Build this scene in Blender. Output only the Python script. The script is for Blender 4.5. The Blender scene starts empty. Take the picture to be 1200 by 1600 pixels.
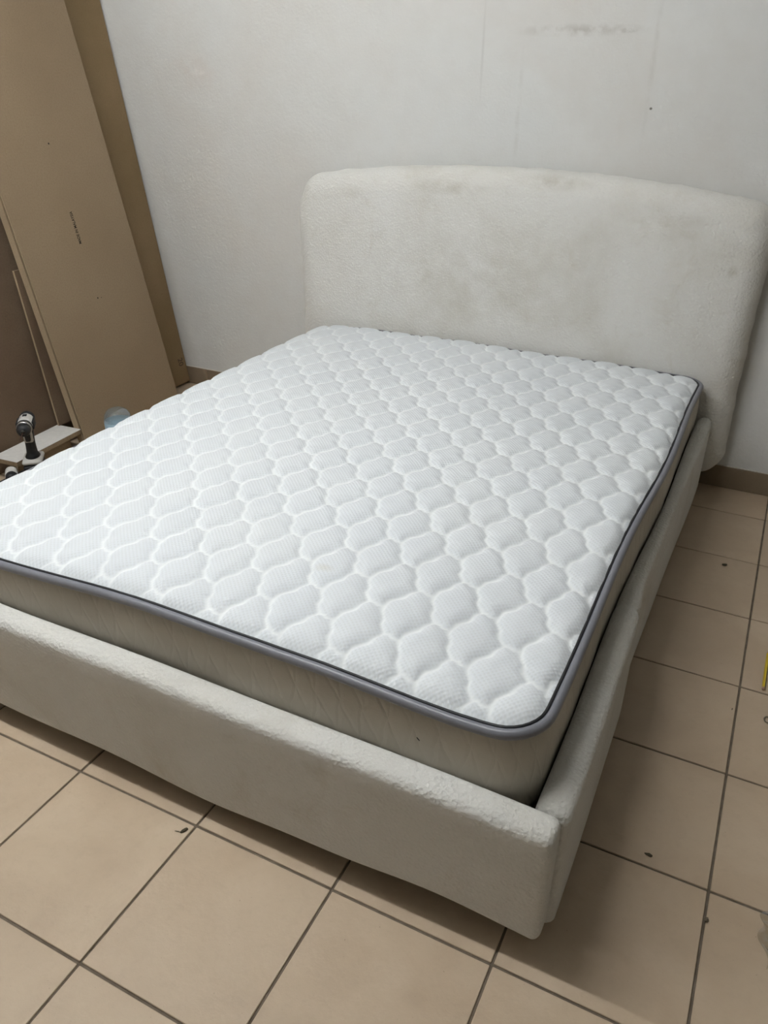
import bpy, bmesh, math, random
import numpy as np
from mathutils import Vector, Matrix

random.seed(7)
rng = np.random.default_rng(7)
S = bpy.context.scene
C = bpy.context.collection

# ---------------------------------------------------------------- camera
FPX = 1227.67                                   # focal length in pixels of the 1200x1600 frame
cam_d = bpy.data.cameras.new('camera')
cam_d.sensor_fit = 'VERTICAL'
cam_d.sensor_height = 24.0
cam_d.lens = FPX / 1600 * 24.0
cam_d.clip_start = 0.02
cam = bpy.data.objects.new('camera', cam_d)
C.objects.link(cam)
R = Vector((0.8945, 0.4471, 0.0059)); U = Vector((-0.2215, 0.4315, 0.8745)); F = Vector((-0.3885, 0.7835, -0.4849))
M = Matrix(((R.x, U.x, -F.x, 1.2024), (R.y, U.y, -F.y, -0.8523), (R.z, U.z, -F.z, 1.4115), (0, 0, 0, 1)))
cam.matrix_world = M
S.camera = cam

# ---------------------------------------------------------------- world, exposure
w = bpy.data.worlds.new('world'); S.world = w
w.use_nodes = True
w.node_tree.nodes['Background'].inputs[0].default_value = (0.02, 0.02, 0.02, 1)
S.view_settings.view_transform = 'Standard'
S.view_settings.look = 'None'
S.view_settings.gamma = 1.0
S.view_settings.use_curve_mapping = False
S.view_settings.exposure = 1.31

# room extents (metres); floor tile pitch 0.335, a joint crossing at the origin
T = 0.335
XL, XR, YF, YB, ZC = -1.84, 3.35, -3.35, 2.223, 2.80
TUBE_STRENGTH = 100.0
TUBE_COLOR = (0.985, 1.0, 0.99)


# ---------------------------------------------------------------- helpers
def props(o, label=None, cat=None, group=None, kind=None):
    if label: o['label'] = label
    if cat: o['category'] = cat
    if group: o['group'] = group
    if kind: o['kind'] = kind
    return o


def thing(name, label, cat, loc=(0, 0, 0), group=None, rotz=0.0):
    o = bpy.data.objects.new(name, None)
    o.empty_display_size = 0.05
    o.location = loc; o.rotation_euler = (0, 0, rotz)
    C.objects.link(o)
    return props(o, label, cat, group)


def link(name, me, mat=None, parent=None, smooth=False):
    o = bpy.data.objects.new(name, me)
    C.objects.link(o)
    if mat is not None: me.materials.append(mat)
    if smooth:
        me.polygons.foreach_set('use_smooth', [True] * len(me.polygons))
    if parent is not None: o.parent = parent
    return o


def pydata(name, verts, faces):
    me = bpy.data.meshes.new(name)
    me.from_pydata([tuple(map(float, v)) for v in verts], [], faces)
    me.update()
    return me


def from_bm(name, bm):
    bmesh.ops.recalc_face_normals(bm, faces=bm.faces)
    me = bpy.data.meshes.new(name); bm.to_mesh(me); bm.free()
    return me


def bm_box(bm, x0, x1, y0, y1, z0, z1, bevel=0.0, seg=2):
    r = bmesh.ops.create_cube(bm, size=1.0)
    vs = r['verts']
    bmesh.ops.scale(bm, vec=(x1 - x0, y1 - y0, z1 - z0), verts=vs)
    bmesh.ops.translate(bm, vec=((x0 + x1) / 2, (y0 + y1) / 2, (z0 + z1) / 2), verts=vs)
    if bevel > 0:
        es = list({e for v in vs for e in v.link_edges})
        bmesh.ops.bevel(bm, geom=es, offset=bevel, segments=seg, affect='EDGES', profile=0.5)


def box_mesh(name, x0, x1, y0, y1, z0, z1, bevel=0.0, seg=2):
    bm = bmesh.new(); bm_box(bm, x0, x1, y0, y1, z0, z1, bevel, seg)
    return from_bm(name, bm)


def lathe_mesh(name, prof, n=24, axis='z'):
    """prof: list of (radius, height); closed at the ends where radius is 0."""
    vs, fs, rings = [], [], []
    for r, h in prof:
        if r < 1e-6:
            rings.append([len(vs)]); vs.append((0, 0, h))
        else:
            ring = []
            for k in range(n):
                a = 2 * math.pi * k / n
                ring.append(len(vs)); vs.append((r * math.cos(a), r * math.sin(a), h))
            rings.append(ring)
    for a, b in zip(rings, rings[1:]):
        for k in range(n):
            k2 = (k + 1) % n
            if len(a) == 1 and len(b) == 1: continue
            if len(a) == 1: fs.append((a[0], b[k], b[k2]))
            elif len(b) == 1: fs.append((a[k], a[k2], b[0]))
            else: fs.append((a[k], a[k2], b[k2], b[k]))
    if len(rings[0]) > 1: fs.append(tuple(rings[0]))
    if len(rings[-1]) > 1: fs.append(tuple(rings[-1]))
    if axis == 'x': vs = [(v[2], v[0], v[1]) for v in vs]
    me = pydata(name, vs, fs)
    bm = bmesh.new(); bm.from_mesh(me); bmesh.ops.recalc_face_normals(bm, faces=bm.faces); bm.to_mesh(me); bm.free()
    return me


def sweep_mesh(name, pts, r, n=10, closed=False, ry=None):
    """tube along pts"""
    P = [Vector(p) for p in pts]; N = len(P)
    vs, fs = [], []
    for i in range(N):
        if closed: t = (P[(i + 1) % N] - P[i - 1]).normalized()
        else: t = (P[min(i + 1, N - 1)] - P[max(i - 1, 0)]).normalized()
        up = Vector((0, 0, 1)) if abs(t.z) < 0.9 else Vector((1, 0, 0))
        a = t.cross(up).normalized(); b = a.cross(t).normalized()
        for k in range(n):
            th = 2 * math.pi * k / n
            vs.append(P[i] + a * (r * math.cos(th)) + b * ((ry or r) * math.sin(th)))
    M_ = N if closed else N - 1
    for i in range(M_):
        j = (i + 1) % N
        for k in range(n):
            k2 = (k + 1) % n
            fs.append((i * n + k, i * n + k2, j * n + k2, j * n + k))
    if not closed:
        fs.append(tuple(range(n))); fs.append(tuple((N - 1) * n + k for k in range(n)))
    me = pydata(name, vs, fs)
    bm = bmesh.new(); bm.from_mesh(me); bmesh.ops.recalc_face_normals(bm, faces=bm.faces); bm.to_mesh(me); bm.free()
    return me


# ---------------------------------------------------------------- materials
class NT:
    def __init__(self, name):
        self.m = bpy.data.materials.new(name); self.m.use_nodes = True
        self.t = self.m.node_tree; self.n = self.t.nodes
        self.b = self.n['Principled BSDF']
        self.tc = self.n.new('ShaderNodeTexCoord')

    def lk(self, a, b): self.t.links.new(a, b)

    def noise(self, scale, detail=4, rough=0.55, vec=None, dist=0.0):
        x = self.n.new('ShaderNodeTexNoise')
        x.inputs['Scale'].default_value = scale; x.inputs['Detail'].default_value = detail
        x.inputs['Roughness'].default_value = rough; x.inputs['Distortion'].default_value = dist
        self.lk(vec or self.tc.outputs['Object'], x.inputs['Vector'])
        return x.outputs['Fac']

    def voro(self, scale, vec=None, feature='F1'):
        x = self.n.new('ShaderNodeTexVoronoi'); x.feature = feature
        x.inputs['Scale'].default_value = scale
        self.lk(vec or self.tc.outputs['Object'], x.inputs['Vector'])
        return x.outputs['Distance']

    def ramp(self, fac, stops, interp='LINEAR'):
        x = self.n.new('ShaderNodeValToRGB'); cr = x.color_ramp; cr.interpolation = interp
        while len(cr.elements) > 1: cr.elements.remove(cr.elements[-1])
        for i, (p, c) in enumerate(stops):
            e = cr.elements[0] if i == 0 else cr.elements.new(p)
            e.position = p; e.color = (*c, 1) if len(c) == 3 else c
        self.lk(fac, x.inputs['Fac'])
        return x.outputs['Color']

    def val(self, fac, a, b, c=0.0, d=1.0):
        x = self.n.new('ShaderNodeMapRange')
        x.inputs['From Min'].default_value = a; x.inputs['From Max'].default_value = b
        x.inputs['To Min'].default_value = c; x.inputs['To Max'].default_value = d
        self.lk(fac, x.inputs['Value'])
        return x.outputs['Result']

    def math(self, op, a, b=None):
        x = self.n.new('ShaderNodeMath'); x.operation = op
        for i, v in enumerate((a, b)):
            if v is None: continue
            if isinstance(v, (int, float)): x.inputs[i].default_value = v
            else: self.lk(v, x.inputs[i])
        return x.outputs[0]

    def mix(self, fac, a, b, blend='MIX'):
        x = self.n.new('ShaderNodeMix'); x.data_type = 'RGBA'; x.blend_type = blend
        for i, v in ((0, fac), (6, a), (7, b)):
            if isinstance(v, (int, float)): x.inputs[i].default_value = v
            elif isinstance(v, tuple): x.inputs[i].default_value = (*v, 1)
            else: self.lk(v, x.inputs[i])
        return x.outputs[2]

    def mapping(self, scale=(1, 1, 1), loc=(0, 0, 0), rot=(0, 0, 0), src=None):
        x = self.n.new('ShaderNodeMapping')
        x.inputs['Scale'].default_value = scale; x.inputs['Location'].default_value = loc; x.inputs['Rotation'].default_value = rot
        self.lk(src or self.tc.outputs['Object'], x.inputs['Vector'])
        return x.outputs['Vector']

    def spot(self, c, rad, soft=0.5):
        """0..1 mask of an ellipsoid blob at object-space c"""
        v = self.mapping(scale=tuple(1 / r for r in rad), loc=tuple(-a / r for a, r in zip(c, rad)))
        x = self.n.new('ShaderNodeVectorMath'); x.operation = 'LENGTH'; self.lk(v, x.inputs[0])
        return self.val(x.outputs['Value'], 1.0, 1.0 - soft)

    def bump(self, h, strength, dist, prev=None):
        x = self.n.new('ShaderNodeBump')
        x.inputs['Strength'].default_value = strength; x.inputs['Distance'].default_value = dist
        self.lk(h, x.inputs['Height'])
        if prev is not None: self.lk(prev, x.inputs['Normal'])
        return x.outputs['Normal']

    def done(self, col=None, rough=0.8, normal=None, spec=0.3, metal=0.0, **kw):
        if col is not None:
            if isinstance(col, tuple): self.b.inputs['Base Color'].default_value = (*col, 1)
            else: self.lk(col, self.b.inputs['Base Color'])
        if isinstance(rough, (int, float)): self.b.inputs['Roughness'].default_value = rough
        else: self.lk(rough, self.b.inputs['Roughness'])
        self.b.inputs['Specular IOR Level'].default_value = spec
        self.b.inputs['Metallic'].default_value = metal
        if normal is not None: self.lk(normal, self.b.inputs['Normal'])
        for k, v in kw.items(): self.b.inputs[k.replace('_', ' ')].default_value = v
        return self.m


def plain(name, col, rough=0.5, spec=0.4, metal=0.0, **kw):
    t = NT(name)
    n = t.noise(60, 3)
    c = t.mix(t.val(n, 0.3, 0.7), tuple(x * 0.93 for x in col), tuple(min(1, x * 1.05) for x in col))
    return t.done(c, rough, None, spec, metal, **kw)


def mat_plaster():
    t = NT('plaster')
    base = t.ramp(t.noise(1.3, 5, 0.6, dist=0.4), [(0.3, (0.615, 0.60, 0.575)), (0.55, (0.64, 0.645, 0.635)), (0.75, (0.625, 0.64, 0.64))])
    base = t.mix(t.val(t.noise(14, 4), 0.4, 0.75, 0, 0.16), base, (0.54, 0.53, 0.50))
    return t, base


def finish_plaster(t, base):
    h1 = t.noise(70, 6, 0.65)
    h2 = t.voro(95)
    nb = t.bump(h1, 0.45, 0.004)
    nb = t.bump(h2, 0.16, 0.003, nb)
    return t.done(base, 0.9, nb, 0.2)


def mat_plaster_back():
    t, base = mat_plaster()
    Y = YB
    def stain(base, c, rad, col, amt, soft=0.8, nscale=None):
        m = t.spot(c, rad, soft)
        if nscale: m = t.math('MULTIPLY', m, t.val(t.noise(nscale, 4), 0.38, 0.62))
        return t.mix(t.math('MULTIPLY', m, amt), base, col)
    # pencil lines, rubbed dirt and small holes
    base = stain(base, (0.40, Y, 1.552), (0.26, 0.3, 0.022), (0.38, 0.36, 0.33), 0.55, 0.9, 30)
    base = stain(base, (0.565, Y, 1.548), (0.035, 0.3, 0.008), (0.25, 0.24, 0.22), 0.7, 0.9, 60)
    base = stain(base, (0.060, Y, 1.50), (0.007, 0.3, 0.19), (0.40, 0.39, 0.38), 0.28, 0.9)
    base = stain(base, (0.66, Y, 1.46), (0.012, 0.3, 0.30), (0.45, 0.44, 0.42), 0.28, 0.9, 25)
    base = stain(base, (0.21, Y, 1.30), (0.012, 0.3, 0.24), (0.5, 0.49, 0.47), 0.4, 0.9, 18)
    base = stain(base, (0.675, Y, 1.321), (0.006, 0.3, 0.005), (0.12, 0.11, 0.10), 0.9, 0.5)
    base = stain(base, (-1.25, Y, 1.42), (0.14, 0.3, 0.09), (0.58, 0.50, 0.45), 0.5, 1.0, 9)
    base = stain(base, (-1.22, Y, 1.425), (0.05, 0.3, 0.02), (0.80, 0.78, 0.75), 0.6, 1.0, 40)
    base = stain(base, (-1.05, Y, 0.75), (0.45, 0.3, 0.5), (0.60, 0.55, 0.49), 0.35, 1.0, 3)
    return finish_plaster(t, base)


def mat_tile():
    t = NT('beige_floor_tile')
    gc = t.n.new('ShaderNodeNewGeometry')
    n1 = t.noise(5.0, 6, 0.6, vec=gc.outputs['Position'], dist=0.6)
    n2 = t.noise(46, 4, 0.6, vec=gc.outputs['Position'])
    c = t.ramp(n1, [(0.28, (0.445, 0.345, 0.245)), (0.5, (0.50, 0.395, 0.285)), (0.72, (0.545, 0.44, 0.325))])
    c = t.mix(t.val(n2, 0.52, 0.72, 0, 0.30), c, (0.42, 0.33, 0.24))
    oi = t.n.new('ShaderNodeObjectInfo')
    c = t.mix(t.val(oi.outputs['Random'], 0, 1, 0, 0.22), c, (0.46, 0.365, 0.27))
    # fine dark dust specks
    sp = t.noise(170, 2, 0.5, vec=gc.outputs['Position'])
    c = t.mix(t.val(sp, 0.735, 0.77, 0, 0.45), c, (0.16, 0.12, 0.08))
    nb = t.bump(t.noise(22, 5, 0.6, vec=gc.outputs['Position']), 0.22, 0.006)
    r = t.val(n1, 0.3, 0.7, 0.42, 0.56)
    return t.done(c, r, nb, 0.38)


def mat_grout():
    t = NT('grey_brown_grout')
    c = t.ramp(t.noise(35, 5), [(0.3, (0.12, 0.095, 0.07)), (0.7, (0.19, 0.155, 0.12))])
    return t.done(c, 0.9, t.bump(t.noise(300, 3), 0.4, 0.002), 0.2)


def mat_upholstery():
    t = NT('cream_boucle_upholstery')
    base = t.ramp(t.noise(2.6, 6, 0.6, dist=0.5), [(0.28, (0.62, 0.605, 0.555)), (0.48, (0.715, 0.71, 0.68)), (0.7, (0.75, 0.75, 0.73))])
    dirt = t.val(t.noise(7.5, 5, 0.65, dist=0.8), 0.58, 0.74, 0, 0.40)
    base = t.mix(dirt, base, (0.52, 0.48, 0.40))
    pile = t.noise(240, 4, 0.7)
    base = t.mix(t.val(pile, 0.35, 0.65, 0.0, 0.16), base, (0.57, 0.555, 0.51))
    # rubbed and damp marks
    for c, rad, a in (((1.046, 2.115, 0.832), (0.022, 0.1, 0.03), 0.75), ((0.40, 2.115, 1.085), (0.16, 0.1, 0.035), 0.5),
                      ((0.0, 2.115, 1.045), (0.20, 0.1, 0.03), 0.45), ((-0.44, 2.115, 1.0), (0.09, 0.1, 0.035), 0.28),
                      ((0.10, 2.115, 0.72), (0.62, 0.1, 0.30), 0.26), ((0.86, 2.115, 0.99), (0.1, 0.1, 0.03), 0.3)):
        m = t.math('MULTIPLY', t.spot(c, rad, 0.9), t.val(t.noise(16, 4), 0.3, 0.6))
        base = t.mix(t.math('MULTIPLY', m, a), base, (0.40, 0.37, 0.30))
    clump = t.voro(120)
    nb = t.bump(t.noise(30, 4, 0.6), 0.30, 0.010)
    nb = t.bump(clump, 0.42, 0.005, nb)
    nb = t.bump(pile, 0.55, 0.003, nb)
    return t.done(base, 0.95, nb, 0.1, Sheen_Weight=0.25, Sheen_Roughness=0.5)


def mat_knit(top=True):
    t = NT('white_quilted_knit' if top else 'pale_side_knit')
    sx = t.n.new('ShaderNodeSeparateXYZ'); t.lk(t.tc.outputs['Object'], sx.inputs[0])
    if top:
        k = 2 * math.pi / 0.0078
        wx = t.math('SINE', t.math('MULTIPLY', t.math('ADD', sx.outputs[0], sx.outputs[1]), k * 0.7071))
        wy = t.math('SINE', t.math('MULTIPLY', t.math('SUBTRACT', sx.outputs[0], sx.outputs[1]), k * 0.7071))
        dots = t.math('MULTIPLY', t.math('ADD', wx, wy), 0.25)
        dots = t.math('ADD', dots, 0.5)
        at = t.n.new('ShaderNodeAttribute'); at.attribute_name = 'seam'
        seam = at.outputs['Fac']
        inv = t.math('SUBTRACT', 1.0, seam)
        c = t.mix(t.val(t.noise(3.0, 4), 0.35, 0.65), (0.715, 0.755, 0.80), (0.745, 0.78, 0.815))
        hole = t.math('MULTIPLY', t.val(dots, 0.55, 0.15, 0, 0.34), inv)
        c = t.mix(hole, c, (0.58, 0.60, 0.60))
        c = t.mix(seam, c, (0.86, 0.89, 0.91))
        # faint worn mark
        m = t.spot((0.455, 0.365, 0.47), (0.03, 0.018, 0.1), 0.9)
        c = t.mix(t.math('MULTIPLY', m, 0.35), c, (0.55, 0.52, 0.42))
        nb = t.bump(t.math('MULTIPLY', dots, inv), 0.5, 0.0016)
        nb = t.bump(t.noise(60, 4), 0.22, 0.004, nb)
        return t.done(c, 0.8, nb, 0.2, Sheen_Weight=0.15)
    c = t.mix(t.val(t.noise(4, 4), 0.35, 0.65), (0.50, 0.465, 0.40), (0.56, 0.525, 0.455))
    # slanted quilting ridges
    u = t.math('ADD', sx.outputs[0], sx.outputs[1])
    wob = t.math('MULTIPLY', t.noise(6, 3), 0.05)
    ph = t.math('ADD', t.math('ADD', u, t.math('MULTIPLY', sx.outputs[2], 0.45)), wob)
    ph2 = t.math('ADD', t.math('SUBTRACT', u, t.math('MULTIPLY', sx.outputs[2], 0.18)), wob)
    r1 = t.math('ABSOLUTE', t.math('SINE', t.math('MULTIPLY', ph, math.pi / 0.05)))
    r2 = t.math('ABSOLUTE', t.math('SINE', t.math('MULTIPLY', ph2, math.pi / 0.05)))
    ridge = t.math('MINIMUM', r1, r2)
    c = t.mix(t.val(ridge, 0.12, 0.0, 0, 0.22), c, (0.66, 0.63, 0.57))
    nb = t.bump(t.val(ridge, 0.0, 0.45), 0.27, 0.005)
    nb = t.bump(t.noise(14, 4), 0.25, 0.012, nb)
    nb = t.bump(t.noise(260, 3), 0.25, 0.002, nb)
    return t.done(c, 0.85, nb, 0.15, Sheen_Weight=0.1)


def mat_board(name, a, b, fleck, scale=1.0):
    t = NT(name)
    c = t.ramp(t.noise(2.2 * scale, 5, 0.6), [(0.3, a), (0.7, b)])
    c = t.mix(t.val(t.noise(150, 3, 0.6), 0.42, 0.66, 0, 0.38), c, fleck)
    c = t.mix(t.val(t.voro(38), 0.10, 0.03, 0, 0.16), c, tuple(x * 0.5 for x in a))
    nb = t.bump(t.noise(220, 3), 0.15, 0.002)
    return t.done(c, 0.72, nb, 0.22)


M_wall = (lambda tb: finish_plaster(*tb))(mat_plaster())


def mat_far_paint(name, col):
    t = NT(name)
    c = t.mix(t.val(t.noise(1.5, 5), 0.35, 0.65), tuple(x * 0.92 for x in col), col)
    return t.done(c, 0.9, t.bump(t.noise(70, 5), 0.3, 0.004), 0.2)


M_wall_far = mat_far_paint('grey_painted_plaster', (0.42, 0.41, 0.375))
M_ceiling = mat_far_paint('off_white_ceiling', (0.50, 0.49, 0.46))
M_wall_back = mat_plaster_back()
M_tile = mat_tile()
M_grout = mat_grout()
M_skirt = mat_board('brown_beige_skirting_tile', (0.205, 0.155, 0.105), (0.245, 0.19, 0.13), (0.2, 0.155, 0.105))
M_caulk = plain('white_caulk_line', (0.62, 0.60, 0.55), 0.8)
M_fabric = mat_upholstery()
M_knit = mat_knit(True)
M_side = mat_knit(False)
M_pipe = plain('grey_satin_piping', (0.185, 0.19, 0.22), 0.36, 0.5)
M_mdf = mat_board('brown_mdf', (0.25, 0.183, 0.115), (0.285, 0.213, 0.137), (0.21, 0.15, 0.09))
M_mdf2 = mat_board('warm_brown_mdf', (0.212, 0.148, 0.074), (0.252, 0.175, 0.095), (0.19, 0.13, 0.065), 1.6)
M_mdf_dark = mat_board('dark_brown_mdf', (0.115, 0.074, 0.047), (0.175, 0.125, 0.082), (0.095, 0.064, 0.042))
M_chip = mat_board('chipboard_edge', (0.25, 0.185, 0.115), (0.34, 0.26, 0.17), (0.17, 0.12, 0.07), 8)
M_melamine = plain('white_melamine', (0.66, 0.65, 0.63), 0.4, 0.45)
M_black = plain('black_plastic', (0.012, 0.013, 0.016), 0.5, 0.4)
M_dark = plain('dark_wood_leg', (0.03, 0.025, 0.02), 0.6)
M_grey = plain('light_grey_plastic', (0.52, 0.51, 0.49), 0.45, 0.4)
M_steel = plain('brushed_steel', (0.50, 0.50, 0.50), 0.3, 0.5, 1.0)
M_bit = plain('rust_red_drill_bit', (0.13, 0.06, 0.045), 0.4, 0.5, 0.6)
M_ink = plain('black_ink', (0.012, 0.009, 0.006), 0.9, 0.1)
M_pencilmark = plain('graphite', (0.10, 0.075, 0.05), 0.8, 0.2)
M_yellow = plain('yellow_lacquer', (0.62, 0.44, 0.02), 0.35, 0.5)
M_lead = plain('black_lacquer', (0.02, 0.018, 0.015), 0.35, 0.5)
M_wood = plain('bare_pencil_wood', (0.38, 0.24, 0.17), 0.7)
M_crumb = plain('dark_sawdust_flake', (0.075, 0.062, 0.038), 0.9)
M_crumb2 = plain('grey_brown_flake', (0.15, 0.125, 0.085), 0.9)
M_steelwire = plain('dull_wire', (0.18, 0.16, 0.12), 0.5, 0.5, 0.5)
M_enamel = plain('white_enamel', (0.8, 0.8, 0.78), 0.5)


def mat_clear(name, tint, rough, fac):
    t = NT(name)
    tr = t.n.new('ShaderNodeBsdfTransparent'); tr.inputs[0].default_value = (*tint, 1)
    gl = t.n.new('ShaderNodeBsdfGlossy'); gl.inputs[0].default_value = (0.9, 0.95, 1, 1); gl.inputs['Roughness'].default_value = rough
    df = t.n.new('ShaderNodeBsdfDiffuse'); df.inputs[0].default_value = (0.45, 0.52, 0.56, 1)
    lw = t.n.new('ShaderNodeLayerWeight'); lw.inputs[0].default_value = 0.35
    m0 = t.n.new('ShaderNodeMixShader'); m0.inputs[0].default_value = fac
    t.lk(tr.outputs[0], m0.inputs[1]); t.lk(df.outputs[0], m0.inputs[2])
    m1 = t.n.new('ShaderNodeMixShader')
    t.lk(t.math('MULTIPLY', lw.outputs['Facing'], 0.7), m1.inputs[0]); t.lk(m0.outputs[0], m1.inputs[1]); t.lk(gl.outputs[0], m1.inputs[2])
    out = [n for n in t.n if n.type == 'OUTPUT_MATERIAL'][0]
    t.lk(m1.outputs[0], out.inputs[0])
    return t.m


M_clear = mat_clear('clear_plastic', (0.90, 0.95, 0.97), 0.08, 0.16)
M_film = mat_clear('clear_wrap_film', (0.80, 0.77, 0.70), 0.2, 0.06)


def mat_tube():
    t = NT('lit_tube')
    e = t.n.new('ShaderNodeEmission'); e.inputs[0].default_value = (*TUBE_COLOR, 1); e.inputs[1].default_value = TUBE_STRENGTH
    out = [n for n in t.n if n.type == 'OUTPUT_MATERIAL'][0]
    t.lk(e.outputs[0], out.inputs[0])
    return t.m


M_tube = mat_tube()

# ---------------------------------------------------------------- room shell
def struct(name, me, mat):
    o = link(name, me, mat); o['kind'] = 'structure'
    return o


D = 0.12
floor = struct('floor', box_mesh('floor', XL - D, XR + D, YF - D, YB + D, -0.15, -0.0035), M_grout)
struct('wall_back', box_mesh('wall_back', XL - D, XR + D, YB, YB + D, -0.0035, ZC), M_wall_back)
struct('wall_left', box_mesh('wall_left', XL - D, XL, YF, YB, -0.0035, ZC), M_wall)
struct('wall_right', box_mesh('wall_right', XR, XR + D, YF, YB, -0.0035, ZC), M_wall_far)
struct('wall_front', box_mesh('wall_front', XL - D, XR + D, YF - D, YF, -0.0035, ZC), M_wall_far)
struct('ceiling', box_mesh('ceiling', XL - D, XR + D, YF - D, YB + D, ZC, ZC + D), M_ceiling)

# floor tiles, one object each; whole tiles share one mesh
G = 0.0027
def tile_mesh(x0, x1, y0, y1):
    me = box_mesh('floor_tile', x0, x1, y0, y1, -0.010, 0.0, 0.0012, 1)
    me.materials.append(M_tile)
    return me
whole = tile_mesh(-T / 2 + G, T / 2 - G, -T / 2 + G, T / 2 - G)
cut = {}
for i in range(math.floor(XL / T), math.ceil(XR / T)):
    for j in range(math.floor(YF / T), math.ceil(YB / T)):
        x0, x1 = max(i * T + G, XL), min((i + 1) * T - G, XR)
        y0, y1 = max(j * T + G, YF), min((j + 1) * T - G, YB)
        if x1 - x0 < 0.01 or y1 - y0 < 0.01: continue
        cx, cy = (x0 + x1) / 2, (y0 + y1) / 2
        if x1 - x0 > T - 2.1 * G and y1 - y0 > T - 2.1 * G: me = whole
        else:
            key = (round(x1 - x0, 4), round(y1 - y0, 4))
            if key not in cut: cut[key] = tile_mesh(-key[0] / 2, key[0] / 2, -key[1] / 2, key[1] / 2)
            me = cut[key]
        o = bpy.data.objects.new('floor_tile', me); C.objects.link(o); o.parent = floor
        o.location = (cx, cy, random.uniform(-0.0006, 0.0003))
        o.rotation_euler = (random.gauss(0, 0.0016), random.gauss(0, 0.0016), 0)

# skirting of cut tiles along the back and left wall, with a white filler line on top
sk = struct('baseboard_back', box_mesh('baseboard_back', XL + 0.001, XR - 0.001, YB - 0.0045, YB - 0.0005, 0.0, 0.0925), M_caulk)
for i in range(math.floor(XL / T), math.ceil(XR / T)):
    x0, x1 = max(i * T + 0.001, XL + 0.012), min((i + 1) * T - 0.001, XR - 0.001)
    if x1 - x0 < 0.02: continue
    o = link('skirting_tile', box_mesh('skirting_tile', x0, x1, YB - 0.009, YB - 0.0008, 0.0015, 0.0895, 0.0012, 1), M_skirt, sk)
sk2 = struct('baseboard_left', box_mesh('baseboard_left', XL + 0.0005, XL + 0.0045, YF + 0.001, YB - 0.01, 0.0, 0.0925), M_caulk)
for j in range(math.floor(YF / T), math.ceil(YB / T)):
    y0, y1 = max(j * T + 0.001, YF + 0.001), min((j + 1) * T - 0.001, YB - 0.012)
    if y1 - y0 < 0.02: continue
    o = link('skirting_tile', box_mesh('skirting_tile', XL + 0.0008, XL + 0.009, y0, y1, 0.0015, 0.0895, 0.0012, 1), M_skirt, sk2)

# ---------------------------------------------------------------- ceiling tube lamp (the room's light, above the foot of the bed)
def tube_lamp(loc, label, length=1.2):
    t = thing('ceiling_light', label, 'ceiling light', loc)
    link('housing', box_mesh('housing', -length / 2 - 0.03, length / 2 + 0.03, -0.03, 0.03, -0.05, -0.001, 0.004, 2), M_enamel, t)
    tb = lathe_mesh('tube', [(0.0, -length / 2), (0.014, -length / 2), (0.014, length / 2), (0.0, length / 2)], 16, 'x')
    o = link('tube', tb, M_tube, t, True); o.location = (0, 0, -0.082)
    for s in (-1, 1):
        link('lamp_holder', box_mesh('lamp_holder', s * (length / 2 + 0.012) - 0.011, s * (length / 2 + 0.012) + 0.011, -0.016, 0.016, -0.102, -0.05, 0.003, 1), M_enamel, t)
    return t
tube_lamp((-0.38, 0.05, ZC), 'white batten lamp with a lit tube on the ceiling above the foot of the bed', 1.9)

# ---------------------------------------------------------------- bed frame
bed = thing('bed_frame', 'cream boucle upholstered bed frame with a low rounded headboard against the wall', 'bed', (0.22, 1.1, 0.0))
def bedpart(name, me, mat, smooth=True):
    o = link(name, me, mat, bed, smooth)
    o.matrix_parent_inverse = Matrix.Translation((-0.22, -1.1, 0.0))
    return o


def section(c0, c1, z0, z1, r, m=7, nstraight=6):
    """rounded rectangle, counter-clockwise, in (c, z)"""
    r = max(min(r, (c1 - c0) / 2 - 1e-4, (z1 - z0) / 2 - 1e-4), 1e-4)
    pts = []
    corners = [(c1 - r, z0 + r, -90), (c1 - r, z1 - r, 0), (c0 + r, z1 - r, 90), (c0 + r, z0 + r, 180)]
    for ci, (a, b, d0) in enumerate(corners):
        for k in range(m + 1):
            th = math.radians(d0 + 90 * k / m)
            pts.append((a + r * math.cos(th), b + r * math.sin(th)))
        a2, b2, d2 = corners[(ci + 1) % 4]
        p = pts[-1]; q = (a2 + r * math.cos(math.radians(d2)), b2 + r * math.sin(math.radians(d2)))
        for k in range(1, nstraight):
            f = k / nstraight; pts.append((p[0] + (q[0] - p[0]) * f, p[1] + (q[1] - p[1]) * f))
    return pts


def loft(name, axis, s0, s1, fn, r_end=0.02, n=60, jitter=None):
    st = []
    K = 6
    for k in range(K): th = math.pi / 2 * k / K; st.append((s0 + r_end * (1 - math.cos(th)), r_end * (1 - math.sin(th))))
    for k in range(n + 1): st.append((s0 + r_end + (s1 - s0 - 2 * r_end) * k / n, 0.0))
    for k in range(K - 1, -1, -1): th = math.pi / 2 * k / K; st.append((s1 - r_end * (1 - math.cos(th)), r_end * (1 - math.sin(th))))
    vs, fs = [], []
    for s, ins in st:
        c0, c1, z0, z1, r = fn(s)
        for c, z in section(c0 + ins, c1 - ins, z0 + ins, z1 - ins, max(r - ins * 0.5, 0.004)):
            if jitter: c, z = jitter(s, c, z)
            vs.append((s, c, z) if axis == 'x' else (c, s, z))
    m = len(vs) // len(st)
    for i in range(len(st) - 1):
        for k in range(m):
            k2 = (k + 1) % m
            fs.append((i * m + k, i * m + k2, (i + 1) * m + k2, (i + 1) * m + k))
    fs.append(tuple(range(m))); fs.append(tuple((len(st) - 1) * m + k for k in range(m)))
    me = pydata(name, vs, fs)
    bm = bmesh.new(); bm.from_mesh(me); bmesh.ops.recalc_face_normals(bm, faces=bm.faces); bm.to_mesh(me); bm.free()
    return me


def gauss(x, m, s): return math.exp(-((x - m) / s) ** 2)


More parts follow.
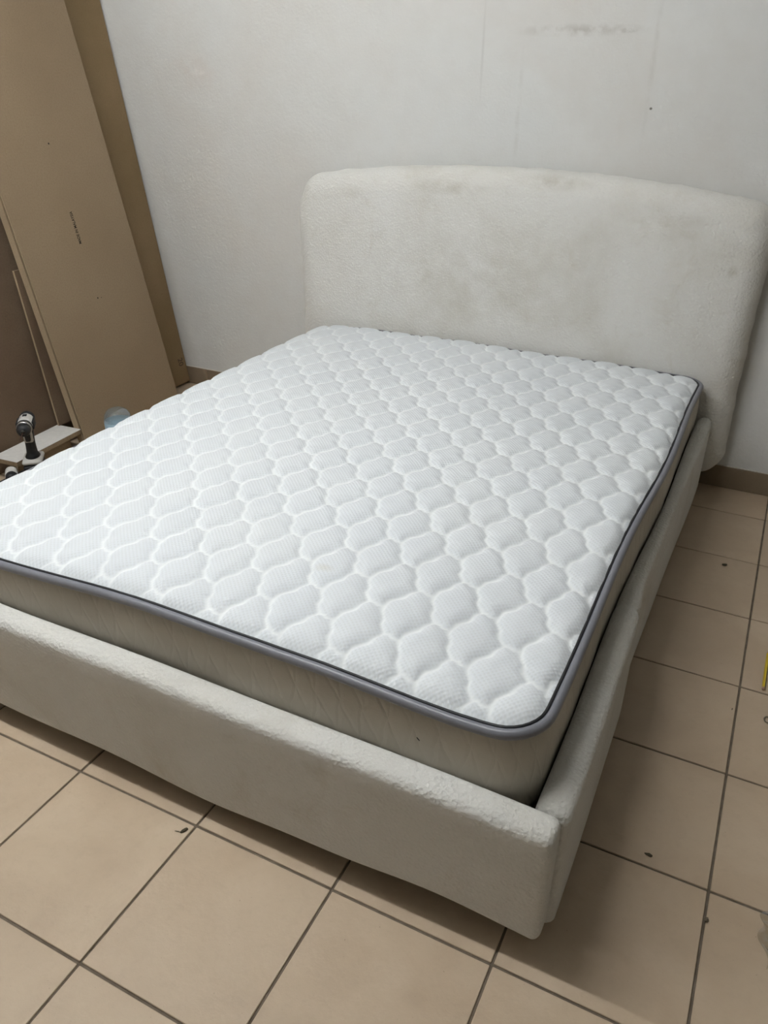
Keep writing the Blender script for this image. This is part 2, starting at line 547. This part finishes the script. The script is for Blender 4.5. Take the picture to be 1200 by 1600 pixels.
# footboard: x -0.633..1.073, front face y about 0.03
def foot_fn(x):
    top = 0.341 - 0.010 * max(0, (x - 0.55) / 0.5) + 0.002 * math.sin(x * 9)
    bot = 0.050 + 0.020 * gauss(x, 0.85, 0.16) - 0.008 * gauss(x, 0.38, 0.15) + 0.003 * math.sin(x * 13 + 1)
    front = 0.031 - 0.003 * math.sin(x * 3.1)
    return front, 0.096, bot, top, 0.021
bedpart('footboard', loft('footboard', 'x', -0.633, 1.074, foot_fn, 0.016, 90), M_fabric)

# side rails
def rail_fn_right(y):
    dent = 0.020 * (1 / (1 + math.exp(-(y - 0.80) / 0.035))) * (1 / (1 + math.exp((y - 1.45) / 0.16)))
    out = 1.084 - dent + 0.002 * math.sin(y * 7)
    crease = 0.007 * gauss(y, 0.76, 0.012)
    top = 0.326 + 0.006 * math.sin(y * 2.3) - crease - 0.010 * gauss(y, 0.09, 0.03)
    bot = 0.018
    return 1.027 + 0.009 * math.tanh((y - 1.05) / 0.5) + 0.004 * math.sin(6 * y), out - crease, bot, top, 0.024
bedpart('side_rail', loft('side_rail', 'y', 0.1005, 2.104, rail_fn_right, 0.014, 140), M_fabric)
def rail_fn_left(y): return -0.642, -0.590, 0.018, 0.326 + 0.004 * math.sin(y * 3), 0.024
bedpart('side_rail', loft('side_rail', 'y', 0.0915, 2.104, rail_fn_left, 0.016, 60), M_fabric)
bedpart('support_panel', box_mesh('support_panel', -0.588, 1.028, 0.103, 2.106, 0.205, 0.240, 0.002, 1), M_mdf_dark, False)
for cx0, cx1 in ((1.036, 1.064), (-0.634, -0.604)):  # unseen blocks added to stop light leaking between footboard and rails
    bedpart('light_leak_block', box_mesh('light_leak_block', cx0, cx1, 0.080, 0.125, 0.075, 0.300, 0.002, 1), M_dark, False)
for lx in (-0.52, 0.22, 0.93):
    for ly in (0.17, 1.1, 2.03):
        me = lathe_mesh('leg', [(0.0, 0.0), (0.022, 0.0), (0.026, 0.02), (0.03, 0.205), (0.0, 0.205)], 16)
        o = bedpart('leg', me, M_dark); o.location = (lx, ly, 0)


# headboard
def headboard_outline():
    cx, wd = 0.222, 0.928
    zb = 0.070; rb = 0.090
    ztop = lambda u: 1.121 - 0.055 * (abs(u) / 0.80) ** 2.1
    pts = []
    def corner(sign, a, b):
        u0 = wd - a; zt = ztop(u0)
        out = []
        for k in range(15):
            th = math.pi / 2 * k / 14
            out.append((cx + sign * (u0 + a * math.cos(th) ** 0.95), zt - b + b * math.sin(th) ** 0.95))
        return out
    # right side going up, across the top to the left, down, bottom
    for k in range(11):
        th = math.radians(-90 + 90 * k / 10); pts.append((cx + wd - rb + rb * math.cos(th), zb + rb + rb * math.sin(th)))
    cr = corner(1, 0.105, 0.130); cl = corner(-1, 0.12, 0.19)
    z1, z2 = pts[-1][1], cr[0][1]
    for k in range(1, 20): pts.append((cx + wd - 0.006 * math.sin(math.pi * k / 20), z1 + (z2 - z1) * k / 20))
    pts += cr
    u1, u2 = cr[-1][0] - cx, cl[-1][0] - cx
    for k in range(1, 50):
        u = u1 + (u2 - u1) * k / 50; pts.append((cx + u, ztop(u)))
    pts += cl[::-1]
    z1, z2 = cl[0][1], zb + rb
    for k in range(1, 20): pts.append((cx - wd + 0.006 * math.sin(math.pi * k / 20), z1 + (z2 - z1) * k / 20))
    for k in range(11):
        th = math.radians(180 + 90 * k / 10); pts.append((cx - wd + rb + rb * math.cos(th), zb + rb + rb * math.sin(th)))
    for k in range(1, 30): pts.append((cx - wd + rb + (2 * wd - 2 * rb) * k / 30, zb))
    return pts


def headboard_mesh():
    P = np.array(headboard_outline()); n = len(P)
    tan = np.roll(P, -1, 0) - np.roll(P, 1, 0)
    for _ in range(3): tan = (np.roll(tan, 1, 0) + tan * 2 + np.roll(tan, -1, 0)) / 4
    nrm = np.stack([-tan[:, 1], tan[:, 0]], 1); nrm /= np.linalg.norm(nrm, axis=1)[:, None]     # inward (ccw path)
    loops = [(0.03, 2.2165), (0.010, 2.215), (0.003, 2.207), (0.0, 2.192)]
    for k in range(0, 11):
        th = math.pi / 2 * k / 10
        loops.append((0.082 * (1 - math.cos(th)), 2.182 - 0.066 * math.sin(th)))
    loops += [(0.088, 2.1158)]
    vs, fs = [], []
    s = np.cumsum(np.linalg.norm(P - np.roll(P, 1, 0), axis=1))
    lump = 0.0022 * np.sin(s * 31) * np.sin(s * 7.3 + 1) + 0.0015 * np.sin(s * 63 + 2)
    for li, (ins, y) in enumerate(loops):
        Q = P + nrm * ins - nrm * (lump * (1.0 if 3 <= li <= 9 else 0.0))[:, None]
        for q in Q: vs.append((q[0], y, q[1]))
    L = len(loops)
    for i in range(L - 1):
        for k in range(n):
            k2 = (k + 1) % n; fs.append((i * n + k, i * n + k2, (i + 1) * n + k2, (i + 1) * n + k))
    fs.append(tuple((L - 1) * n + k for k in range(n)))
    fs.append(tuple(range(n)))
    me = pydata('headboard', vs, fs)
    bm = bmesh.new(); bm.from_mesh(me); bmesh.ops.recalc_face_normals(bm, faces=bm.faces); bm.to_mesh(me); bm.free()
    return me
bedpart('headboard', headboard_mesh(), M_fabric)

# ---------------------------------------------------------------- mattress
mat_t = thing('mattress', 'white quilted mattress with grey piping lying on the bed frame', 'mattress', (0.22, 1.1, 0.241))
def matpart(name, me, m):
    o = link(name, me, m, mat_t, True)
    o.matrix_parent_inverse = Matrix.Translation((-0.22, -1.1, -0.241))
    return o
MX0, MX1, MY0, MY1, MR = -0.578, 1.018, 0.110, 2.106, 0.075
MCX, MCY = (MX0 + MX1) / 2, (MY0 + MY1) / 2
A_, B_ = (MX1 - MX0) / 2, (MY1 - MY0) / 2


def edge_shift(x, y):
    """slow waviness of the mattress outline: front bow, right side leaning out to the head end"""
    fx = np.clip((x - MCX) / A_, -1, 1); fy = np.clip((y - MCY) / B_, -1, 1)
    dx = np.where(fx > 0, fx ** 3, 0) * (0.009 * np.tanh((y - 1.05) / 0.5) + 0.004 * np.sin(y * 6.0))
    dx = dx + np.where(fx < 0, -fx ** 3, 0) * (-0.004 * np.sin(y * 5))
    dy = np.where(fy < 0, (-fy) ** 3, 0) * (0.004 * np.sin(x * 5 + 1))
    return dx, dy


def pipe_z(x, y):
    front = np.exp(-((y - MY0) / 0.26) ** 2)
    fz = np.interp(x, [-0.58, -0.25, -0.10, 0.045, 0.17, 0.30, 0.45, 0.60, 0.70, 0.79, 0.86, 0.92, 0.975, 1.03],
                   [0.430, 0.434, 0.440, 0.446, 0.4505, 0.453, 0.4545, 0.4525, 0.447, 0.4425, 0.441, 0.443, 0.449, 0.454])
    right = np.exp(-((x - MX1) / 0.3) ** 2)
    return 0.4545 + front * (fz - 0.4545) \
        - np.exp(-((x - MX0) / 0.16) ** 2) * (0.024 + 0.012 * np.exp(-((y - 0.25) / 0.35) ** 2)) * (1 - 0.8 * front) \
        + 0.004 * right * np.sin(y * 8.5) + 0.002 * np.sin(x * 11 + y * 3)


def rounded(x, y):
    """rect point -> point pulled in so that the outline has rounded corners"""
    u = (x - MCX) / A_; v = (y - MCY) / B_
    s = np.maximum(np.maximum(np.abs(u), np.abs(v)), 1e-9)
    bx, by = u / s * A_, v / s * B_                # on the rectangle's edge
    # corner rounding of the edge point
    qx, qy = np.abs(bx) - (A_ - MR), np.abs(by) - (B_ - MR)
    inc = (qx > 0) & (qy > 0)
    d = np.hypot(np.maximum(qx, 1e-9), np.maximum(qy, 1e-9))
    rx = np.where(inc, np.sign(bx) * ((A_ - MR) + qx / d * MR), bx)
    ry = np.where(inc, np.sign(by) * ((B_ - MR) + qy / d * MR), by)
    k = s ** 10
    X = x + (rx - bx) * k; Y = y + (ry - by) * k
    dx, dy = edge_shift(X, Y)
    return X + dx * s ** 4, Y + dy * s ** 4, s


HW, HF, HH, HDX = 0.0535, 0.0165, 0.160, 0.0715   # half width, half flat edge, height, column pitch
HX0, HY0 = 0.897, 0.146                            # a flat stitched edge


def hex_depth(x, y):
    """distance inside the nearest quilt cell (0 on the stitched line)"""
    x = x + 0.0026 * np.sin(y * 2 * math.pi / 0.040) + 0.0022 * np.sin(y * 31 + x * 17)
    y = y + 0.0036 * np.sin(x * 2 * math.pi / 0.0358) + 0.002 * np.sin(x * 23 + 2)
    best = np.full(x.shape, 1e9)
    kc = np.round((x - HX0) / HDX)
    nx, ny = HH / 2, HW - HF
    ln = math.hypot(nx, ny); nx /= ln; ny /= ln
    c = nx * HW
    for dk in (-1, 0, 1):
        k = kc + dk
        odd = np.mod(k, 2)
        y0 = HY0 + HH / 2 + odd * HH / 2
        m = np.round((y - y0) / HH)
        for dm in (-1, 0, 1):
            px = np.abs(x - (HX0 + k * HDX)); py = np.abs(y - (y0 + (m + dm) * HH))
            g = np.maximum(py - HH / 2, nx * px + ny * py - c)
            best = np.minimum(best, g)
    return np.maximum(-best, 0)


def quilt_mesh():
    NX, NY = 300, 374
    gx, gy = np.meshgrid(np.linspace(MX0, MX1, NX), np.linspace(MY0, MY1, NY))
    X, Y, s = rounded(gx.ravel(), gy.ravel())
    e = np.minimum.reduce([X - MX0, MX1 - X, Y - MY0, MY1 - Y])
    e = np.maximum((1 - s) * np.minimum(A_, B_), 0)
    d = hex_depth(X, Y)
    q = np.minimum(d / 0.034, 1.0)
    puff = 0.0098 * (1 - (1 - q) ** 2.3)
    rim = 1 - np.exp(-(e / 0.014) ** 2)
    crown = (0.013 + 0.016 * np.exp(-((X - MX0) / 0.16) ** 2)) * (1 - np.exp(-(e / 0.030) ** 1.4))
    big = 0.0025 * np.sin(X * 4.1 + 0.7) * np.sin(Y * 3.3 + 0.3) + 0.0012 * np.sin(X * 9 + Y * 7)
    Z = pipe_z(X, Y) + 0.003 + rim * (0.004 + puff) + crown + big * rim
    seam = np.clip(1 - d / 0.0050, 0, 1) ** 0.8 * np.clip(rim, 0, 1)
    vs = np.stack([X, Y, Z], 1)
    idx = np.arange(NX * NY).reshape(NY, NX)
    f = np.stack([idx[:-1, :-1], idx[:-1, 1:], idx[1:, 1:], idx[1:, :-1]], -1).reshape(-1, 4)
    me = bpy.data.meshes.new('quilted_top')
    me.from_pydata(vs.tolist(), [], f.tolist()); me.update()
    a = me.attributes.new('seam', 'FLOAT', 'POINT'); a.data.foreach_set('value', seam.astype(np.float32))
    return me
matpart('quilted_top', quilt_mesh(), M_knit)


def perimeter(n_per=110):
    t = np.linspace(0, 1, n_per, endpoint=False)
    x = np.concatenate([MX0 + t * 2 * A_, np.full(n_per, MX1), MX1 - t * 2 * A_, np.full(n_per, MX0)])
    y = np.concatenate([np.full(n_per, MY0), MY0 + t * 2 * B_, np.full(n_per, MY1), MY1 - t * 2 * B_])
    # denser near corners
    X, Y, _ = rounded(x, y)
    P = np.stack([X, Y], 1)
    # resample evenly
    seg = np.linalg.norm(np.roll(P, -1, 0) - P, axis=1); cum = np.concatenate([[0], np.cumsum(seg)])
    m = 460; ss = np.linspace(0, cum[-1], m, endpoint=False)
    Pc = np.vstack([P, P[:1]])
    return np.stack([np.interp(ss, cum, Pc[:, 0]), np.interp(ss, cum, Pc[:, 1])], 1)
PER = perimeter()
PT = np.roll(PER, -1, 0) - np.roll(PER, 1, 0); PT /= np.linalg.norm(PT, axis=1)[:, None]
PN = np.stack([PT[:, 1], -PT[:, 0]], 1)            # outward
PZ = pipe_z(PER[:, 0], PER[:, 1])


def side_mesh():
    n = len(PER); vs, fs = [], []
    ss = np.arange(n) / n * 7.2
    prof = [(0.0, 0.02), (0.0, 0.006), (0.03, 0.0)] + [(f, 0.0) for f in (0.12, 0.25, 0.4, 0.55, 0.7, 0.82, 0.9, 0.96, 1.0)]
    for f, ins in prof:
        bul = 0.011 * math.sin(math.pi * min(1, f)) ** 0.7 - (0.006 if f > 0.95 else (0.003 if f > 0.85 else 0))
        for i in range(n):
            z = 0.242 + f * (PZ[i] - 0.242)
            o = bul - ins + 0.0018 * math.sin(ss[i] * 9 + f * 5) * math.sin(ss[i] * 23) - 0.004
            vs.append((PER[i, 0] + PN[i, 0] * o, PER[i, 1] + PN[i, 1] * o, z))
    for r in range(len(prof) - 1):
        for i in range(n):
            j = (i + 1) % n; fs.append((r * n + i, r * n + j, (r + 1) * n + j, (r + 1) * n + i))
    fs.append(tuple(range(n - 1, -1, -1)))
    return pydata('side_panel', vs, fs)
matpart('side_panel', side_mesh(), M_side)
matpart('piping', sweep_mesh('piping', [(PER[i, 0] + PN[i, 0] * 0.001, PER[i, 1] + PN[i, 1] * 0.001, PZ[i]) for i in range(len(PER))], 0.0095, 12, True, 0.0105), M_pipe)
# stitched tape line where the piping meets the quilt
matpart('seam_cord', sweep_mesh('seam_cord', [(PER[i, 0] - PN[i, 0] * 0.0085, PER[i, 1] - PN[i, 1] * 0.0085, PZ[i] + 0.0072) for i in range(len(PER))], 0.0032, 8, True), M_black)


matpart('loose_thread', sweep_mesh('loose_thread', [(0.797, 0.1020, 0.379), (0.800, 0.1000, 0.377), (0.804, 0.1005, 0.373)], 0.0009, 6), M_black)


# ---------------------------------------------------------------- sheets leaning on the left wall
def lean_board(name, label, xface, slope, y0, y1, thick, z0, length, mat, cat='board', group=None, edge=None):
    """a sheet whose front face passes through x = xface - slope*z"""
    ang = math.atan(slope)
    t = bpy.data.objects.new(name, box_mesh(name, -thick, 0, y0, y1, 0, length, 0.0008, 1))
    C.objects.link(t)
    t.data.materials.append(mat)
    if edge is not None:
        t.data.materials.append(edge)
        for p in t.data.polygons:
            if abs(p.normal.x) < 0.7: p.material_index = 1
    zc = z0 + thick * math.sin(ang)
    t.location = (xface - slope * zc, 0, zc)
    t.rotation_euler = (0, -ang, 0)
    return props(t, label, cat, group)
M_mdf_edge = mat_board('brown_mdf_edge', (0.33, 0.25, 0.165), (0.40, 0.31, 0.21), (0.27, 0.20, 0.13))
bA = lean_board('mdf_board', 'warm brown board with a pencilled 20 standing in the room corner', -1.453, 0.148, 1.935, 2.2115, 0.018, 0.012, 2.42, M_mdf2, edge=M_mdf_edge)
bB = lean_board('mdf_board', 'brown board printed MADE IN MALAYSIA leaning at the front of the sheets', -1.274, 0.204, 1.32, 1.92, 0.005, 0.0, 2.44, M_mdf, edge=M_mdf_edge)
bB2 = lean_board('mdf_board', 'thick brown board leaning directly behind the printed sheet', -1.297, 0.203, 1.326, 1.915, 0.032, 0.0, 2.44, M_mdf, edge=M_mdf_edge)
bD = lean_board('mdf_board', 'dark brown wide sheet leaning against the left wall behind the drill', -1.438, 0.190, 0.62, 1.62, 0.018, 0.0, 2.02, M_mdf_dark, edge=M_mdf_edge)
bB3 = lean_board('mdf_board', 'thin brown strip of board standing on the white plank beside the thick board', -1.399, 0.116, 1.307, 1.62, 0.011, 0.1025, 0.64, M_mdf_dark, edge=M_mdf_edge)


def text_mesh(name, body):
    cu = bpy.data.curves.new(name + '_curve', 'FONT'); cu.body = body; cu.size = 1.0; cu.resolution_u = 3
    cu.offset = 0.022
    cu.align_x = 'CENTER'; cu.align_y = 'CENTER'
    tmp = bpy.data.objects.new(name + '_tmp', cu); C.objects.link(tmp)
    dg = bpy.context.evaluated_depsgraph_get()
    me = bpy.data.meshes.new_from_object(tmp.evaluated_get(dg)); me.name = name
    bpy.data.objects.remove(tmp)
    bpy.data.curves.remove(cu)
    return me


def print_on(board, name, body, ylen, mid, direction, mat, label, height):
    """flat print on the +x face of a board; mid = (y, distance up the board) in the board's own frame"""
    me = text_mesh(name, body)
    v = np.array([p.co[:] for p in me.vertices]); ext = v.max(0) - v.min(0); cen = (v.max(0) + v.min(0)) / 2
    out = []
    for p in v:
        a = (p[0] - cen[0]) / ext[0] * ylen; b = (p[1] - cen[1]) / ext[1] * height
        if direction == 'up': yy, zz = mid[0] - b, mid[1] + a      # reads upwards, letter tops to -y
        else: yy, zz = mid[0] + b, mid[1] - a                       # reads downwards, letter tops to +y
        out.append((0.0004, yy, zz))
    for p, q in zip(me.vertices, out): p.co = q
    o = link(name, me, mat, board)
    o['label'] = label
    return o
print_on(bB, 'printed_text', 'MADE IN MALAYSIA', 0.127, (1.619, 0.858 / math.cos(math.atan(0.204))), 'up', M_ink, 'small black printed words MADE IN MALAYSIA', 0.0145)
print_on(bA, 'pencil_number', '20', 0.040, (2.176, 0.108), 'down', M_pencilmark, 'pencilled number 20', 0.036)
for by, bz, br in ((1.617, 1.17, 0.0035), (1.620, 0.577, 0.0035), (1.640, 0.575, 0.002)):
    o = link('screw_hole', lathe_mesh('screw_hole', [(0.0, 0.0), (br, 0.0), (br, 0.0004), (0.0, 0.0004)], 10, 'x'), M_ink, bB)
    o.location = (0.0, by, bz / math.cos(math.atan(0.204)))

# white melamine plank on an offcut block
pl = thing('melamine_plank', 'narrow white melamine plank with raw brown edges lying by the leaning sheets', 'plank', (-1.357, 1.142, 0.082), rotz=math.radians(4.0))
link('core', box_mesh('core', -0.062, 0.062, -0.177, 0.177, 0.0, 0.0185), M_chip, pl)
link('white_face', box_mesh('white_face', -0.0625, 0.0625, -0.1775, 0.1775, 0.0185, 0.0200), M_melamine, pl)
blk = link('offcut_block', box_mesh('offcut_block', -0.032, 0.032, -0.12, 0.12, 0.0, 0.0815, 0.002, 1), M_chip)
blk.location = (-1.362, 1.165, 0.0); blk.rotation_euler = (0, 0, math.radians(4))
props(blk, 'brown chipboard offcut block under the white plank', 'wood block')

# low black tool case beside the bed, drill standing on it
cs = thing('tool_case', 'low black tool case on the floor under the cordless drill', 'tool case', (-1.130, 0.925, 0.0))
link('body', box_mesh('body', -0.085, 0.085, -0.105, 0.105, 0.0, 0.070, 0.008, 3), M_black, cs)
link('lid', box_mesh('lid', -0.087, 0.087, -0.107, 0.107, 0.0715, 0.100, 0.008, 3), M_black, cs)
for s in (-1, 1): link('latch', box_mesh('latch', 0.0865, 0.0915, s * 0.06 - 0.014, s * 0.06 + 0.014, 0.052, 0.088, 0.002, 1), M_grey, cs)

# cordless drill: local +x is the chuck direction
drl = thing('cordless_drill', 'black and light grey cordless drill standing upright on its battery', 'drill', (-1.150, 0.945, 0.1005), rotz=math.atan2(-0.744, 0.668))
HB = 0.194                                     # axis height above the base
def dpart(name, me, m, loc=(0, 0, 0), rot=(0, 0, 0), parent=None):
    o = link(name, me, m, parent or drl, True); o.location = loc; o.rotation_euler = rot
    if loc[2] > 0.1: o.scale = (0.80, 0.80, 0.80)      # motor head
    return o
dpart('battery', box_mesh('battery', -0.050, 0.046, -0.034, 0.034, 0.0, 0.046, 0.010, 3), M_black)
dpart('battery_foot', box_mesh('battery_foot', -0.050, 0.046, -0.035, 0.035, 0.0475, 0.066, 0.009, 3), M_grey)
# handle as a tapered, slightly raked grip
hv, hf = [], []
for k in range(9):
    f = k / 8; z = 0.066 + f * 0.104
    rx, ry = 0.026 - 0.006 * math.sin(math.pi * f) + 0.004 * f, 0.021 - 0.003 * math.sin(math.pi * f)
    if k == 0: rx, ry = 0.036, 0.027
    ox = -0.006 - 0.010 * f
    for a in range(16):
        th = 2 * math.pi * a / 16
        hv.append((ox + rx * math.cos(th), ry * math.sin(th), z))
for k in range(8):
    for a in range(16): hf.append((k * 16 + a, k * 16 + (a + 1) % 16, (k + 1) * 16 + (a + 1) % 16, (k + 1) * 16 + a))
hf += [tuple(range(15, -1, -1)), tuple(128 + a for a in range(16))]
dpart('handle', pydata('handle', hv, hf), M_black)
dpart('trigger', box_mesh('trigger', 0.006, 0.024, -0.009, 0.009, 0.132, 0.164, 0.005, 2), M_black)
dpart('trigger_guard', box_mesh('trigger_guard', -0.006, 0.012, -0.016, 0.016, 0.124, 0.174, 0.006, 2), M_grey)
body = dpart('motor_body', lathe_mesh('motor_body', [(0.0, -0.088), (0.024, -0.088), (0.030, -0.080), (0.033, -0.06), (0.034, 0.0), (0.0325, 0.030), (0.0, 0.030)], 28, 'x'), M_grey, (0, 0, HB))
dpart('rear_cap', lathe_mesh('rear_cap', [(0.0, -0.096), (0.022, -0.096), (0.0325, -0.084), (0.0352, -0.062), (0.0352, -0.050), (0.0, -0.050)], 28, 'x'), M_black, (0, 0, HB))
for s in (-1, 1):
    dpart('side_grip', box_mesh('side_grip', -0.050, 0.020, s * 0.0335 - 0.004, s * 0.0335 + 0.004, -0.020, 0.016, 0.003, 2), M_black, (0, 0, HB))
dpart('top_vent', box_mesh('top_vent', -0.040, -0.014, -0.009, 0.009, 0.0315, 0.0352, 0.0012, 1), M_black, (0, 0, HB))
dpart('gear_collar', lathe_mesh('gear_collar', [(0.0, 0.029), (0.0335, 0.029), (0.0350, 0.035), (0.0335, 0.042), (0.0, 0.042)], 28, 'x'), M_black, (0, 0, HB))
dpart('torque_ring', lathe_mesh('torque_ring', [(0.0, 0.042), (0.0335, 0.042), (0.0335, 0.050), (0.031, 0.056), (0.0, 0.056)], 28, 'x'), M_steel, (0, 0, HB))
ch = dpart('chuck', lathe_mesh('chuck', [(0.0, 0.0555), (0.0305, 0.0555), (0.0295, 0.075), (0.0245, 0.090), (0.014, 0.098), (0.0, 0.098)], 28, 'x'), M_black, (0, 0, HB))
dpart('chuck_jaw', lathe_mesh('chuck_jaw', [(0.0, 0.0975), (0.0115, 0.0975), (0.0075, 0.104), (0.0, 0.104)], 18, 'x'), M_lead, (0, 0, 0), parent=ch)
dpart('drill_bit', lathe_mesh('drill_bit', [(0.0, 0.103), (0.0022, 0.103), (0.0022, 0.196), (0.0, 0.204)], 10, 'x'), M_bit, (0, 0, 0), parent=ch)

# second small tool lying on the case
st = thing('spare_tool', 'small black and grey tool lying beside the drill battery', 'tool', (-1.168, 0.852, 0.1005 + 0.022), rotz=math.radians(-40))
o = link('body', lathe_mesh('body', [(0.0, -0.045), (0.018, -0.045), (0.022, -0.035), (0.022, 0.004), (0.0, 0.004)], 20, 'x'), M_grey, st, True)
o = link('nose', lathe_mesh('nose', [(0.0, 0.0035), (0.0205, 0.0035), (0.0205, 0.028), (0.014, 0.036), (0.0, 0.036)], 20, 'x'), M_black, st, True)

# clear plastic bottle between the bed and the sheets
bt = thing('plastic_bottle', 'clear plastic bottle standing between the bed and the leaning sheets', 'bottle', (-1.135, 1.372, 0.0005))
link('body', lathe_mesh('body', [(0.0, 0.004), (0.048, 0.0), (0.055, 0.008), (0.055, 0.06), (0.053, 0.066), (0.055, 0.072), (0.055, 0.125), (0.053, 0.131), (0.055, 0.137),
     (0.055, 0.165), (0.051, 0.185), (0.040, 0.201), (0.024, 0.209), (0.012, 0.211), (0.0, 0.211)], 32), M_clear, bt, True)
link('label_band', lathe_mesh('label_band', [(0.0556, 0.080), (0.0556, 0.158)], 32), plain('pale_blue_label', (0.30, 0.42, 0.50), 0.35), bt, True)

# ---------------------------------------------------------------- small things on the floor
pc = thing('pencil', 'yellow and black hexagonal carpenter pencil lying on the floor tiles', 'pencil', (1.3955, 1.0185, 0.0045), rotz=math.radians(-0.8))
for k in range(6):
    # each flat of the barrel carries its own lacquer stripe
    a0, a1 = math.pi / 3 * k, math.pi / 3 * (k + 1)
    r = 0.0043
    vs = [(0, 0.004, 0), (r * math.cos(a0), 0.004, r * math.sin(a0)), (r * math.cos(a1), 0.004, r * math.sin(a1)),
          (0, 0.160, 0), (r * math.cos(a0), 0.160, r * math.sin(a0)), (r * math.cos(a1), 0.160, r * math.sin(a1))]
    link('barrel_stripe', pydata('barrel_stripe', vs, [(0, 1, 2), (3, 5, 4), (1, 4, 5, 2)]), M_lead if k in (0, 3) else M_yellow, pc)
o = link('end_cap', lathe_mesh('end_cap', [(0.0, -0.004), (0.0036, -0.004), (0.0043, -0.001), (0.0043, 0.004), (0.0, 0.004)], 12), M_wood, pc, True)
o.rotation_euler = (math.radians(-90), 0, 0)
o = link('tip', lathe_mesh('tip', [(0.0043, 0.0), (0.001, 0.014), (0.0, 0.016)], 12), M_wood, pc, True)
o.rotation_euler = (math.radians(-90), 0, 0); o.location = (0, 0.160, 0)


def flake(label, loc, L, W, H, rz, mat, seed):
    r = random.Random(seed)
    bm = bmesh.new(); bmesh.ops.create_icosphere(bm, subdivisions=2, radius=1.0)
    for v in bm.verts:
        f = 1 + r.uniform(-0.22, 0.22)
        v.co = Vector((v.co.x * L / 2 * f * (1.0 - 0.35 * v.co.x), v.co.y * W / 2 * f, max(v.co.z, -0.5) * H / 2 * f))
    zmin = min(v.co.z for v in bm.verts)
    for v in bm.verts: v.co.z -= zmin
    o = link('wood_flake', from_bm('wood_flake', bm), mat)
    o.location = loc; o.rotation_euler = (0, 0, rz)
    return props(o, label, 'debris')
flake('dark wedge-shaped wood flake beside a joint in front of the footboard', (0.3205, -0.021, 0.0), 0.019, 0.0075, 0.006, math.radians(62), M_crumb, 1)
flake('tiny brown splinter next to the wedge-shaped flake', (0.309, -0.030, 0.0), 0.012, 0.003, 0.002, math.radians(15), M_crumb2, 2)
flake('dark crumb on the tile beside the front of the side rail', (1.220, 0.364, 0.0), 0.015, 0.008, 0.005, math.radians(-5), M_crumb, 3)
flake('dark crumb on the tile near the headboard end of the bed', (1.241, 1.620, 0.0), 0.018, 0.012, 0.006, math.radians(20), M_crumb, 4)
flake('brown crumb lying on the joint near the crumpled film', (1.3435, 0.268, 0.0), 0.012, 0.007, 0.006, math.radians(70), M_crumb2, 5)
flake('small splinter on the tile beside the pencil', (1.330, 0.905, 0.0), 0.008, 0.003, 0.002, math.radians(80), M_crumb2, 6)

# bent staple near the pencil
pts = [(1.413 + 0.008 * math.cos(a), 0.900 + 0.011 * math.sin(a), 0.0018 + 0.002 * math.sin(a / 2)) for a in np.linspace(math.radians(40), math.radians(330), 20)]
props(link('wire_curl', sweep_mesh('wire_curl', pts, 0.0014, 8), M_steelwire, None, True), 'small curl of dull wire on the tile beside the pencil', 'wire')

# crumpled strip of clear wrapping film
def film():
    nu, nv = 46, 20
    vs, fs = [], []
    for i in range(nu):
        f = i / (nu - 1)
        cx = 1.478 - 0.030 * math.sin(f * math.pi * 0.9 + 0.3) + 0.03 * f * f
        cy = 0.215 + 0.21 * f
        for j in range(nv):
            g = j / (nv - 1)
            x = cx + (g - 0.2) * 0.085 + 0.006 * math.sin(f * 21 + g * 5)
            y = cy + 0.012 * math.sin(g * 9 + f * 6)
            h = abs(math.sin(g * 8.5 + 2.2 * math.sin(f * 7))) * 0.012 + abs(math.sin(f * 17 + g * 4)) * 0.006
            vs.append((x, y, 0.0006 + h * (0.25 + 0.75 * math.sin(math.pi * min(1, max(0, g))))))
    for i in range(nu - 1):
        for j in range(nv - 1):
            fs.append((i * nv + j, (i + 1) * nv + j, (i + 1) * nv + j + 1, i * nv + j + 1))
    return pydata('plastic_film', vs, fs)
props(link('plastic_film', film(), M_film, None, True), 'crumpled strip of clear plastic film on the floor tiles', 'plastic film')
